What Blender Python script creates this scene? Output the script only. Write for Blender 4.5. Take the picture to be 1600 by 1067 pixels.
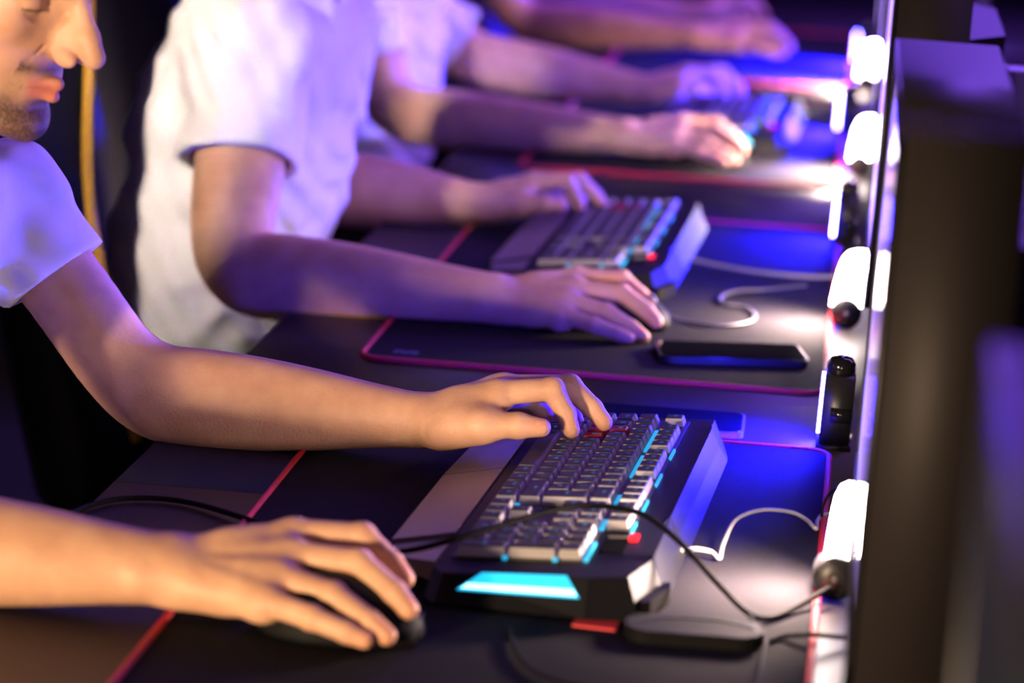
import bpy, bmesh, math, random
import numpy as np
from mathutils import Vector, Matrix

for o in list(bpy.data.objects):
    bpy.data.objects.remove(o, do_unlink=True)
SC = bpy.context.scene
COL = SC.collection
random.seed(4)

# ------------------------------------------------------------------ camera
# world: X runs from the players to the monitors, Y along the row of desks, Z up
D = 0.75                                   # desk top height
FPX, PITCH, YAW, ROLL, CAMH = 4250.0, 0.22799, 0.12497, 0.04953, D + 0.6481
fw = Vector((-math.sin(YAW) * math.cos(PITCH), math.cos(YAW) * math.cos(PITCH), -math.sin(PITCH)))
r0 = Vector((math.cos(YAW), math.sin(YAW), 0))
u0 = r0.cross(fw)
rt = r0 * math.cos(ROLL) + u0 * math.sin(ROLL)
up = -r0 * math.sin(ROLL) + u0 * math.cos(ROLL)
cam = bpy.data.cameras.new('camera')
camo = bpy.data.objects.new('camera', cam)
COL.objects.link(camo)
m3 = Matrix((rt, up, -fw)).transposed()
camo.matrix_world = Matrix.Translation((0, 0, CAMH)) @ m3.to_4x4()
cam.sensor_width = 36
cam.lens = FPX / 1600 * 36
cam.clip_start = 0.05
cam.dof.use_dof = True
cam.dof.focus_distance = 2.37
cam.dof.aperture_fstop = 3.5
SC.camera = camo

def at(x, y, Y):
    """world point seen at photo position (x, y) at the depth Y along the row"""
    d = fw + rt * ((x - 800) / FPX) - up * ((y - 533.5) / FPX)
    d = d * (Y / d.y)
    return Vector((d.x, d.y, d.z + CAMH))

# ------------------------------------------------------------------ world, lights, exposure
W = bpy.data.worlds.new('room_dark'); SC.world = W
W.use_nodes = True
W.node_tree.nodes['Background'].inputs[0].default_value = (0.10, 0.06, 0.16, 1)
W.node_tree.nodes['Background'].inputs[1].default_value = 0.012
vs = SC.view_settings
vs.view_transform = 'Standard'; vs.look = 'None'; vs.exposure = 0.0; vs.gamma = 1.0
vs.use_curve_mapping = False

def area(name, loc, target, size, power, color, sy=None, spread=180):
    l = bpy.data.lights.new(name, 'AREA')
    l.energy = power; l.color = color; l.size = size
    if sy: l.shape = 'RECTANGLE'; l.size_y = sy
    l.spread = math.radians(spread)
    o = bpy.data.objects.new(name, l); COL.objects.link(o)
    o.location = loc
    o.rotation_euler = (Vector(target) - Vector(loc)).to_track_quat('-Z', 'Y').to_euler()
    return o
# warm studio lamp behind the photographer, off to the players' side
area('warm_lamp', (-1.55, -0.9, 1.02), (-0.45, 2.5, 0.88), 0.28, 180, (1.0, 0.70, 0.43))
area('warm_back_fill', (-1.50, -0.6, 2.45), (-0.85, 3.08, 1.02), 0.22, 1.9, (1.0, 0.82, 0.68), None, 13)  # narrow fill added to brighten the second player's back and sleeve
# added pinkish fill to whiten the nearest player's sleeve, no real fitting
area('pink_sleeve_fill', (-0.55, 1.5, 2.6), (-0.76, 2.29, 1.02), 0.10, 1.7, (1.0, 0.76, 0.82), None, 9)
# violet and blue ceiling tubes over the monitor side of the row
area('violet_ceiling_lamp', (0.75, 3.4, 2.45), (-0.5, 3.3, 0.8), 0.25, 27, (0.40, 0.17, 1.0), 2.6)
area('blue_ceiling_lamp', (0.5, 5.6, 2.3), (-0.3, 4.8, 0.8), 0.25, 105, (0.24, 0.09, 1.0), 1.8)

# ------------------------------------------------------------------ materials
MATS = {}
def mat(name, col, rough=0.5, metal=0.0, emit=None, es=0.0, spec=0.5, coat=0.0, noise=0.0, nscale=40.0, bump=0.0, bscale=200.0, sheen=0.0):
    if name in MATS: return MATS[name]
    m = bpy.data.materials.new(name); m.use_nodes = True
    nt = m.node_tree; b = nt.nodes['Principled BSDF']
    b.inputs['Base Color'].default_value = (*col, 1)
    b.inputs['Roughness'].default_value = rough
    b.inputs['Metallic'].default_value = metal
    b.inputs['Specular IOR Level'].default_value = spec
    b.inputs['Coat Weight'].default_value = coat
    b.inputs['Sheen Weight'].default_value = sheen
    if emit:
        b.inputs['Emission Color'].default_value = (*emit, 1)
        b.inputs['Emission Strength'].default_value = es
    tc = nt.nodes.new('ShaderNodeTexCoord')
    if noise:
        n = nt.nodes.new('ShaderNodeTexNoise'); n.inputs['Scale'].default_value = nscale; n.inputs['Detail'].default_value = 4
        nt.links.new(tc.outputs['Object'], n.inputs['Vector'])
        r = nt.nodes.new('ShaderNodeValToRGB')
        r.color_ramp.elements[0].position = 0.3; r.color_ramp.elements[1].position = 0.7
        r.color_ramp.elements[0].color = (*[c * (1 - noise) for c in col], 1)
        r.color_ramp.elements[1].color = (*[min(1, c * (1 + noise)) for c in col], 1)
        nt.links.new(n.outputs['Fac'], r.inputs['Fac']); nt.links.new(r.outputs['Color'], b.inputs['Base Color'])
    if bump:
        n2 = nt.nodes.new('ShaderNodeTexNoise'); n2.inputs['Scale'].default_value = bscale; n2.inputs['Detail'].default_value = 3
        nt.links.new(tc.outputs['Object'], n2.inputs['Vector'])
        bp = nt.nodes.new('ShaderNodeBump'); bp.inputs['Strength'].default_value = bump; bp.inputs['Distance'].default_value = 0.002
        nt.links.new(n2.outputs['Fac'], bp.inputs['Height']); nt.links.new(bp.outputs['Normal'], b.inputs['Normal'])
    MATS[name] = m
    return m

def skin_mat(name, bump=0.25):
    m = bpy.data.materials.new(name); m.use_nodes = True
    nt = m.node_tree; b = nt.nodes['Principled BSDF']
    a = nt.nodes.new('ShaderNodeAttribute'); a.attribute_name = 'tint'
    tc = nt.nodes.new('ShaderNodeTexCoord')
    n = nt.nodes.new('ShaderNodeTexNoise'); n.inputs['Scale'].default_value = 28; n.inputs['Detail'].default_value = 5
    nt.links.new(tc.outputs['Object'], n.inputs['Vector'])
    r = nt.nodes.new('ShaderNodeValToRGB')
    r.color_ramp.elements[0].color = (0.86, 0.76, 0.74, 1); r.color_ramp.elements[1].color = (1.1, 1.06, 1.04, 1)
    r.color_ramp.elements[0].position = 0.3; r.color_ramp.elements[1].position = 0.7
    nt.links.new(n.outputs['Fac'], r.inputs['Fac'])
    mx = nt.nodes.new('ShaderNodeMix'); mx.data_type = 'RGBA'; mx.blend_type = 'MULTIPLY'
    mx.inputs['Factor'].default_value = 1
    nt.links.new(a.outputs['Color'], mx.inputs['A']); nt.links.new(r.outputs['Color'], mx.inputs['B'])
    nt.links.new(mx.outputs['Result'], b.inputs['Base Color'])
    b.inputs['Roughness'].default_value = 0.5
    b.inputs['Specular IOR Level'].default_value = 0.35
    b.inputs['Subsurface Weight'].default_value = 0.12
    b.inputs['Subsurface Radius'].default_value = (0.008, 0.003, 0.0015)
    b.inputs['Subsurface Scale'].default_value = 1.0
    n2 = nt.nodes.new('ShaderNodeTexNoise'); n2.inputs['Scale'].default_value = 420; n2.inputs['Detail'].default_value = 3
    nt.links.new(tc.outputs['Object'], n2.inputs['Vector'])
    bp = nt.nodes.new('ShaderNodeBump'); bp.inputs['Strength'].default_value = bump; bp.inputs['Distance'].default_value = 0.0008
    nt.links.new(n2.outputs['Fac'], bp.inputs['Height']); nt.links.new(bp.outputs['Normal'], b.inputs['Normal'])
    return m
SKIN = skin_mat('skin', 0.5)

M_DESK = mat('desk_laminate', (0.024, 0.018, 0.022), 0.42, spec=0.22, noise=0.25, nscale=9, bump=0.05, bscale=300)
M_MAT = mat('mat_cloth', (0.0135, 0.0125, 0.0145), 0.85, spec=0.05, noise=0.3, nscale=600, bump=0.3, bscale=1200)
M_RED = mat('red_stitching', (0.62, 0.012, 0.02), 0.6, bump=0.6, bscale=900)
M_BLK = mat('black_plastic', (0.012, 0.012, 0.014), 0.42)
M_GLOSS = mat('gloss_black', (0.008, 0.008, 0.010), 0.08)
M_CASE = mat('keyboard_case', (0.005, 0.005, 0.0065), 0.5, spec=0.10, bump=0.05, bscale=500)
M_KEY = mat('keycap_top_shaded', (0.032, 0.029, 0.031), 0.6, spec=0.25, bump=0.06, bscale=900)
M_KEYW = mat('keycap_side_lit', (0.34, 0.32, 0.305), 0.55, spec=0.25)  # sides paler than tops: light on the near faces put into the colour
M_KEYR = mat('keycap_red', (0.32, 0.012, 0.02), 0.4)
M_PALM = mat('palm_rest_satin', (0.17, 0.145, 0.135), 0.33, bump=0.04, bscale=700)
M_SILVER = mat('silver_trim', (0.55, 0.55, 0.58), 0.28, metal=0.9)
M_CYAN = mat('cyan_light', (0.02, 0.3, 0.4), 0.3, emit=(0.02, 0.45, 0.80), es=0.9)
M_CYANP = mat('cyan_panel', (0.02, 0.3, 0.4), 0.25, emit=(0.015, 0.50, 0.85), es=1.5)
M_CYANB = mat('cyan_panel_hot', (0.2, 0.6, 0.7), 0.25, emit=(0.40, 0.90, 1.0), es=2.6)
M_LEGEND = mat('key_legend', (0.02, 0.2, 0.3), 0.4, emit=(0.02, 0.42, 0.75), es=0.45)
M_REDLED = mat('red_led', (0.4, 0, 0), 0.3, emit=(1.0, 0.01, 0.02), es=2.2)
M_LAMPW = mat('white_diffuser', (0.9, 0.9, 0.9), 0.4, emit=(1.0, 0.82, 0.76), es=95)
M_LEDB = mat('blue_diffuser', (0.2, 0.2, 0.9), 0.3, emit=(0.022, 0.016, 1.0), es=850)
M_LEDB2 = mat('blue_white_diffuser', (0.5, 0.5, 0.9), 0.3, emit=(0.55, 0.55, 1.0), es=60)
M_CABLE = mat('black_cable', (0.005, 0.0045, 0.0045), 0.7, spec=0.05)
M_WCABLE = mat('white_cable', (0.32, 0.29, 0.26), 0.55)
M_GCABLE = mat('grey_cable', (0.06, 0.055, 0.06), 0.5)
M_SHIRT = mat('white_cotton', (0.78, 0.77, 0.78), 0.85, bump=0.25, bscale=900, sheen=0.2)
M_DSHIRT = mat('dark_cotton', (0.05, 0.04, 0.06), 0.85, bump=0.25, bscale=900)
M_PANTS = mat('dark_denim', (0.012, 0.012, 0.018), 0.85, bump=0.2, bscale=700)
M_SHOE = mat('black_shoe', (0.02, 0.02, 0.02), 0.5)
M_HAIR = mat('dark_brown_hair', (0.014, 0.008, 0.006), 0.8, spec=0.15, noise=0.4, nscale=150, bump=1.0, bscale=260)
M_CHAIR = mat('black_leatherette', (0.006, 0.006, 0.007), 0.55, spec=0.15, bump=0.15, bscale=300)
M_YEL = mat('yellow_leatherette', (0.42, 0.22, 0.012), 0.5, bump=0.1, bscale=300)
M_MON = mat('monitor_plastic', (0.013, 0.010, 0.0105), 0.6, spec=0.25, bump=0.05, bscale=600)
M_WALL = mat('dark_wall', (0.02, 0.017, 0.022), 0.85, noise=0.2, nscale=3)
M_FLOOR = mat('dark_floor', (0.018, 0.017, 0.02), 0.6, noise=0.3, nscale=12)
M_GREY = mat('grey_metal', (0.10, 0.10, 0.12), 0.45, metal=0.3)
M_REDTAG = mat('red_tag', (0.72, 0.05, 0.045), 0.6)

# ------------------------------------------------------------------ object helpers
def tag(o, label, cat, group=None):
    o['label'] = label; o['category'] = cat
    if group: o['group'] = group
    return o
def empty(name, loc=(0, 0, 0), rz=0.0):
    o = bpy.data.objects.new(name, None); COL.objects.link(o)
    o.location = loc; o.rotation_euler = (0, 0, rz); o.empty_display_size = 0.05
    return o
def link(name, me, m=None, parent=None, smooth=True):
    if m is not None: me.materials.append(m)
    if smooth and len(me.polygons): me.polygons.foreach_set('use_smooth', [True] * len(me.polygons))
    o = bpy.data.objects.new(name, me); COL.objects.link(o)
    if parent: o.parent = parent
    return o
def bmobj(name, bm, m, parent=None, smooth=False, bevel=0.0, seg=2):
    if bevel:
        es = [e for e in bm.edges if e.calc_face_angle(0) > 0.5]
        bmesh.ops.bevel(bm, geom=es, offset=bevel, segments=seg, profile=0.5, affect='EDGES', clamp_overlap=True)
    bmesh.ops.recalc_face_normals(bm, faces=bm.faces)
    me = bpy.data.meshes.new(name); bm.to_mesh(me); bm.free()
    o = link(name, me, m, parent, smooth)
    return o
def struct(o): o['kind'] = 'structure'; return o
def add_box(bm, lo, hi, M=None):
    vs_ = [bm.verts.new((x, y, z)) for x in (lo[0], hi[0]) for y in (lo[1], hi[1]) for z in (lo[2], hi[2])]
    for f in ((0, 1, 3, 2), (4, 6, 7, 5), (0, 4, 5, 1), (2, 3, 7, 6), (0, 2, 6, 4), (1, 5, 7, 3)):
        bm.faces.new([vs_[i] for i in f])
    if M is not None:
        for v in vs_: v.co = M @ v.co
    return vs_
def box(name, lo, hi, m, parent=None, bevel=0.0, seg=2, M=None):
    bm = bmesh.new(); add_box(bm, lo, hi, M)
    return bmobj(name, bm, m, parent, bevel > 0, bevel, seg)
def add_prism(bm, poly, z0, z1, top=None):
    """poly: list of (x,y); z0,z1 numbers or functions of (x,y)"""
    f0 = z0 if callable(z0) else (lambda x, y: z0)
    f1 = z1 if callable(z1) else (lambda x, y: z1)
    tp = top or poly
    a = [bm.verts.new((x, y, f0(x, y))) for x, y in poly]
    b = [bm.verts.new((x, y, f1(x, y))) for x, y in tp]
    n = len(poly)
    bm.faces.new(a[::-1]); bm.faces.new(b)
    for i in range(n): bm.faces.new((a[i], a[(i + 1) % n], b[(i + 1) % n], b[i]))
def rrect(x0, y0, x1, y1, r, n=6):
    out = []
    for cx, cy, a0 in ((x1 - r, y1 - r, 0), (x0 + r, y1 - r, 90), (x0 + r, y0 + r, 180), (x1 - r, y0 + r, 270)):
        for i in range(n + 1):
            a = math.radians(a0 + 90 * i / n); out.append((cx + r * math.cos(a), cy + r * math.sin(a)))
    return out
def catmull(pts, n=10):
    P = [Vector(p) for p in pts]; P = [P[0] * 2 - P[1]] + P + [P[-1] * 2 - P[-2]]
    out = []
    for i in range(1, len(P) - 2):
        for k in range(n):
            t = k / n
            out.append(0.5 * ((2 * P[i]) + (P[i + 1] - P[i - 1]) * t + (2 * P[i - 1] - 5 * P[i] + 4 * P[i + 1] - P[i + 2]) * t * t + (3 * P[i] - P[i - 1] - 3 * P[i + 1] + P[i + 2]) * t ** 3))
    out.append(P[-2])
    return out
def add_tube(bm, pts, r, n=10, closed=False, rfun=None):
    pts = [Vector(p) for p in pts]; N = len(pts)
    t0 = (pts[1] - pts[0]).normalized()
    nrm = t0.orthogonal().normalized(); rings = []
    for i, p in enumerate(pts):
        if closed: t = (pts[(i + 1) % N] - pts[i - 1]).normalized()
        else: t = (pts[min(i + 1, N - 1)] - pts[max(i - 1, 0)]).normalized()
        nrm = (nrm - t * nrm.dot(t)).normalized(); bn = t.cross(nrm)
        rr = rfun(i / (N - 1)) if rfun else r
        rings.append([bm.verts.new(p + (nrm * math.cos(2 * math.pi * k / n) + bn * math.sin(2 * math.pi * k / n)) * rr) for k in range(n)])
    for i in range(N if closed else N - 1):
        a, b = rings[i], rings[(i + 1) % N]
        for k in range(n): bm.faces.new((a[k], a[(k + 1) % n], b[(k + 1) % n], b[k]))
    if not closed: bm.faces.new(rings[0][::-1]); bm.faces.new(rings[-1])
def tube(name, pts, r, m, parent=None, n=10, sub=10, rfun=None, closed=False):
    bm = bmesh.new(); add_tube(bm, catmull(pts, sub) if sub else pts, r, n, closed, rfun)
    return bmobj(name, bm, m, parent, True)
def add_lathe(bm, prof, n=24, M=None):
    """prof: (radius, height) list, around Z"""
    rings = []
    for r, z in prof:
        rings.append([bm.verts.new((r * math.cos(2 * math.pi * k / n), r * math.sin(2 * math.pi * k / n), z)) for k in range(n)])
    for a, b in zip(rings, rings[1:]):
        for k in range(n): bm.faces.new((a[k], a[(k + 1) % n], b[(k + 1) % n], b[k]))
    bm.faces.new(rings[0][::-1]); bm.faces.new(rings[-1])
    if M is not None:
        for rg in rings:
            for v in rg: v.co = M @ v.co
def lathe(name, prof, m, parent=None, n=24, M=None):
    bm = bmesh.new(); add_lathe(bm, prof, n, M)
    return bmobj(name, bm, m, parent, True)
def copy_tree(o, parent=None):
    c = o.copy(); COL.objects.link(c); c.parent = parent
    for ch in o.children: copy_tree(ch, c)
    return c

# ------------------------------------------------------------------ signed-distance modelling for bodies and cloth
class Field:
    def __init__(s): s.ops = []
    def cap(s, a, b, r1, r2, k=0.006, n=None, st=1.0, sub=False):
        s.ops.append(('cap', np.array(a, float), np.array(b, float), r1, r2, k, None if n is None else np.array(Vector(n).normalized(), float), st, sub)); return s
    def ell(s, c, r, R=None, k=0.006, sub=False):
        s.ops.append(('ell', np.array(c, float), np.array(r, float), np.eye(3) if R is None else np.array(R, float), k, sub)); return s
    def half(s, p, n):
        s.ops.append(('half', np.array(p, float), np.array(Vector(n).normalized(), float))); return s
    def warp(s, fn): s.ops.append(('warp', fn)); return s
    def mesh(s, vox, name):
        lo = np.full(3, 1e9); hi = -lo
        for o in s.ops:
            if o[0] == 'cap' and not o[8]:
                e = max(o[3], o[4]) * max(1, o[7])
                lo = np.minimum(lo, np.minimum(o[1], o[2]) - e); hi = np.maximum(hi, np.maximum(o[1], o[2]) + e)
            if o[0] == 'ell' and not o[5]:
                e = o[2].max(); lo = np.minimum(lo, o[1] - e); hi = np.maximum(hi, o[1] + e)
        lo -= 4 * vox; hi += 4 * vox
        dims = np.ceil((hi - lo) / vox).astype(int) + 1
        ax = [(lo[i] + vox * np.arange(dims[i])).astype(np.float32) for i in range(3)]
        A = np.full(dims, 0.06, np.float32)
        for o in s.ops:
            if o[0] in ('cap', 'ell'):
                if o[0] == 'cap':
                    e = max(o[3], o[4]) * max(1, o[7]) + o[5] + 3 * vox
                    bl, bh = np.minimum(o[1], o[2]) - e, np.maximum(o[1], o[2]) + e; k, sub = o[5], o[8]
                else:
                    e = o[2].max() + o[4] + 3 * vox; bl, bh = o[1] - e, o[1] + e; k, sub = o[4], o[5]
                i0 = np.clip(np.floor((bl - lo) / vox).astype(int), 0, dims); i1 = np.clip(np.ceil((bh - lo) / vox).astype(int) + 1, 0, dims)
                if (i1 <= i0).any(): continue
                X = ax[0][i0[0]:i1[0]][:, None, None]; Y = ax[1][i0[1]:i1[1]][None, :, None]; Z = ax[2][i0[2]:i1[2]][None, None, :]
                if o[0] == 'cap':
                    a, b = o[1], o[2]; ba = b - a
                    x, y, z = X - a[0], Y - a[1], Z - a[2]
                    if o[6] is not None and o[7] != 1.0:
                        n = o[6]; f = 1 - 1 / o[7]
                        c = (x * n[0] + y * n[1] + z * n[2]) * f
                        x = x - c * n[0]; y = y - c * n[1]; z = z - c * n[2]
                        ba = ba - n * (ba @ n) * f
                    t = np.clip((x * ba[0] + y * ba[1] + z * ba[2]) / max(ba @ ba, 1e-12), 0, 1)
                    d = np.sqrt((x - t * ba[0]) ** 2 + (y - t * ba[1]) ** 2 + (z - t * ba[2]) ** 2) - (o[3] + (o[4] - o[3]) * t)
                else:
                    c, r, R = o[1], o[2], o[3]
                    x, y, z = X - c[0], Y - c[1], Z - c[2]
                    p = [(x * R[0, i] + y * R[1, i] + z * R[2, i]) for i in range(3)]
                    k0 = np.sqrt(sum((p[i] / r[i]) ** 2 for i in range(3)))
                    k1 = np.sqrt(sum((p[i] / r[i] ** 2) ** 2 for i in range(3))) + 1e-9
                    d = k0 * (k0 - 1) / k1
                B = A[i0[0]:i1[0], i0[1]:i1[1], i0[2]:i1[2]]
                if sub:
                    h = np.clip(0.5 - 0.5 * (B + d) / k, 0, 1); R_ = B + (-d - B) * h + k * h * (1 - h)
                else:
                    h = np.clip(0.5 + 0.5 * (B - d) / k, 0, 1); R_ = B + (d - B) * h - k * h * (1 - h)
                A[i0[0]:i1[0], i0[1]:i1[1], i0[2]:i1[2]] = R_
            elif o[0] == 'half':
                p, n = o[1], o[2]
                d = (ax[0][:, None, None] - p[0]) * n[0] + (ax[1][None, :, None] - p[1]) * n[1] + (ax[2][None, None, :] - p[2]) * n[2]
                A = np.maximum(A, d)
            elif o[0] == 'disc':
                e, n = o[1], o[2]
                x, y, z = ax[0][:, None, None] - e[0], ax[1][None, :, None] - e[1], ax[2][None, None, :] - e[2]
                t = x * n[0] + y * n[1] + z * n[2]
                rad = np.sqrt((x - t * n[0]) ** 2 + (y - t * n[1]) ** 2 + (z - t * n[2]) ** 2)
                A = np.maximum(A, -np.maximum(np.maximum(-t, t - 0.12), rad - o[3])).astype(np.float32)
            elif o[0] == 'warp':
                A += o[1](ax[0][:, None, None], ax[1][None, :, None], ax[2][None, None, :]).astype(np.float32)
        return surface_nets(A, lo, vox, name)

def surface_nets(A, lo, vox, name):
    S = A < 0
    cnt = np.zeros([d - 1 for d in A.shape], np.uint8)
    for i in (0, 1):
        for j in (0, 1):
            for k in (0, 1):
                cnt += S[i:S.shape[0] - 1 + i, j:S.shape[1] - 1 + j, k:S.shape[2] - 1 + k]
    I = np.argwhere((cnt > 0) & (cnt < 8))
    idx = np.full(cnt.shape, -1, np.int32)
    idx[I[:, 0], I[:, 1], I[:, 2]] = np.arange(len(I))
    acc = np.zeros((len(I), 3)); num = np.zeros(len(I))
    corners = [(i, j, k) for i in (0, 1) for j in (0, 1) for k in (0, 1)]
    for a in corners:
        for axis in range(3):
            if a[axis] == 1: continue
            b = list(a); b[axis] = 1
            va = A[I[:, 0] + a[0], I[:, 1] + a[1], I[:, 2] + a[2]]; vb = A[I[:, 0] + b[0], I[:, 1] + b[1], I[:, 2] + b[2]]
            m = (va < 0) != (vb < 0)
            t = np.where(m, va / np.where(m, va - vb, 1), 0)
            p = np.tile(np.array(a, float), (len(I), 1)); p[:, axis] += t
            acc[m] += p[m]; num[m] += 1
    V = lo + vox * (I + acc / num[:, None])
    quads = []
    for axis in range(3):
        sl0 = [slice(None)] * 3; sl1 = [slice(None)] * 3
        sl0[axis] = slice(0, -1); sl1[axis] = slice(1, None)
        s0, s1 = S[tuple(sl0)], S[tuple(sl1)]
        E = np.argwhere(s0 != s1)
        o1, o2 = (axis + 1) % 3, (axis + 2) % 3
        E = E[(E[:, o1] > 0) & (E[:, o2] > 0) & (E[:, o1] < cnt.shape[o1]) & (E[:, o2] < cnt.shape[o2])]
        def g(d1, d2):
            q = E.copy(); q[:, o1] += d1; q[:, o2] += d2
            return idx[q[:, 0], q[:, 1], q[:, 2]]
        Q = np.stack([g(-1, -1), g(0, -1), g(0, 0), g(-1, 0)], 1)
        fl = ~s0[E[:, 0], E[:, 1], E[:, 2]]
        Q[fl] = Q[fl][:, ::-1]
        quads.append(Q)
    Q = np.concatenate(quads); Q = Q[(Q >= 0).all(1)]
    return V, Q
def to_mesh(name, V, Q):
    me = bpy.data.meshes.new(name)
    me.vertices.add(len(V)); me.vertices.foreach_set('co', V.astype(np.float32).ravel())
    me.loops.add(Q.size); me.loops.foreach_set('vertex_index', Q.astype(np.int32).ravel())
    me.polygons.add(len(Q)); me.polygons.foreach_set('loop_start', np.arange(0, Q.size, 4, dtype=np.int32))
    me.update(calc_edges=True); me.validate()
    return me

# ================================================================== setting
def slab(name, lo, hi, m): return struct(box(name, lo, hi, m))
slab('floor', (-3.3, -3.2, -0.1), (1.9, 9.2, 0), M_FLOOR)
slab('ceiling', (-3.3, -3.2, 2.8), (1.9, 9.2, 2.9), M_WALL)
slab('wall_right', (1.7, -3.2, 0), (1.9, 9.2, 2.8), M_WALL)
slab('wall_left', (-3.3, -3.2, 0), (-3.1, 9.2, 2.8), M_WALL)
slab('wall_far', (-3.1, 9.0, 0), (1.7, 9.2, 2.8), M_WALL)
slab('wall_near', (-3.1, -3.2, 0), (1.7, -3.0, 2.8), M_WALL)

# ------------------------------------------------------------------ desks
desk_words = ['black laminate desk under the nearest monitor at bottom right', 'dark laminate desk carrying the front half of the nearest keyboard',
              'dark laminate desk behind the thin seam, under the second red-edged mat', 'dark laminate desk under the third red-edged mat',
              'dark laminate desk under the fourth player at the top', 'dark laminate desk at the far end of the row']
for i, w in enumerate(desk_words):
    y0 = -0.257 + 1.2 * i; y1 = y0 + 1.2
    d = empty('desk', (0, y0, 0)); tag(d, w, 'desk', 'desks in one row')
    box('desk_top', (-0.60, 0.0008, D - 0.028), (0.42, 1.1992, D), M_DESK, d, 0.0012, 1)
    for x in (-0.48, 0.36):
        for y in (0.06, 1.14):
            box('leg', (x - 0.025, y - 0.025, 0.0), (x + 0.025, y + 0.025, D - 0.028), M_BLK, d, 0.003, 1)
    box('modesty_panel', (0.36, 0.09, 0.35), (0.378, 1.11, D - 0.03), M_BLK, d)

# ------------------------------------------------------------------ mouse mats
def mouse_mat(x0, y0, x1, y1, label, mark=False):
    r = empty('mouse_mat', (x0, y0, D)); tag(r, label, 'mouse mat', 'red-edged mats on the desks')
    w, h = x1 - x0, y1 - y0
    bm = bmesh.new(); add_prism(bm, rrect(0, 0, w, h, 0.022), 0.0, 0.003); bmobj('cloth', bm, M_MAT, r)
    pts = [(x, y, 0.0026) for x, y in rrect(0.0005, 0.0005, w - 0.0005, h - 0.0005, 0.022, 8)]
    dense = []
    for a, b in zip(pts, pts[1:] + pts[:1]):
        a, b = Vector(a), Vector(b); n = max(1, int((b - a).length / 0.02))
        dense += [a.lerp(b, t / n) for t in range(n)]
    bm = bmesh.new(); add_tube(bm, dense, 0.0031, 8, closed=True)
    for v in bm.verts: v.co.z = max(0.0002, v.co.z)
    bmobj('stitched_border', bm, M_RED, r, True)
    if mark:
        m = mat('mat_print', (0.03, 0.03, 0.12), 0.6)
        bm = bmesh.new()
        for k in range(5):
            add_box(bm, (0.030 + 0.0052 * k, 0.030 + 0.002 * (k % 2), 0.003), (0.0342 + 0.0052 * k, 0.045 - 0.003 * (k == 2), 0.0032))
        bmobj('printed_mark', bm, m, r)
    return r
mouse_mat(-0.467, 1.520, -0.006, 2.420, 'black cloth mat with red edge under the nearest keyboard and mouse')
mouse_mat(-0.487, 2.6365, -0.018, 3.540, 'black cloth mat with red edge and small corner print under the second keyboard', True)
mouse_mat(-0.49, 3.874, -0.03, 4.774, 'black cloth mat with red edge under the third player\'s hands')
mouse_mat(-0.49, 4.98, -0.03, 5.88, 'black cloth mat with red edge under the fourth player\'s arm')

# ------------------------------------------------------------------ keyboards
U = 0.01905
TILT = 0.07
def kz(lx): return 0.040 + TILT * lx
def KP(u, v): return (-v * U, -u * U)
KEYMESH = {}
def key_mesh(w, h, pale):
    k = (w, h, pale)
    if k in KEYMESH: return KEYMESH[k]
    # local: x along rows' depth (v), y along the keyboard (u)
    hx, hy = h * U / 2 - 0.0006, w * U / 2 - 0.0006
    tx, ty = hx - 0.0022, hy - 0.0030
    bm = bmesh.new()
    lv = [(hx, hy, -0.0095), (hx - 0.0003, hy - 0.0003, -0.0060), (tx + 0.0006, ty + 0.0005, -0.0008), (tx - 0.0004, ty - 0.0004, 0.0)]
    rings = [[bm.verts.new((sx * a, sy * b, z)) for sx, sy in ((1, 1), (-1, 1), (-1, -1), (1, -1))] for a, b, z in lv]
    for a, b in zip(rings, rings[1:]):
        for i in range(4): bm.faces.new((a[i], a[(i + 1) % 4], b[(i + 1) % 4], b[i]))
    bm.faces.new(rings[-1]); bm.faces.new(rings[0][::-1])
    bmesh.ops.recalc_face_normals(bm, faces=bm.faces)
    me = bpy.data.meshes.new('keycap'); bm.to_mesh(me); bm.free()
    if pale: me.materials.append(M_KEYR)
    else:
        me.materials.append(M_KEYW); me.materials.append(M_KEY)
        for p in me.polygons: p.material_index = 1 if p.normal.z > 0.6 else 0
    KEYMESH[k] = me
    return me
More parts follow.
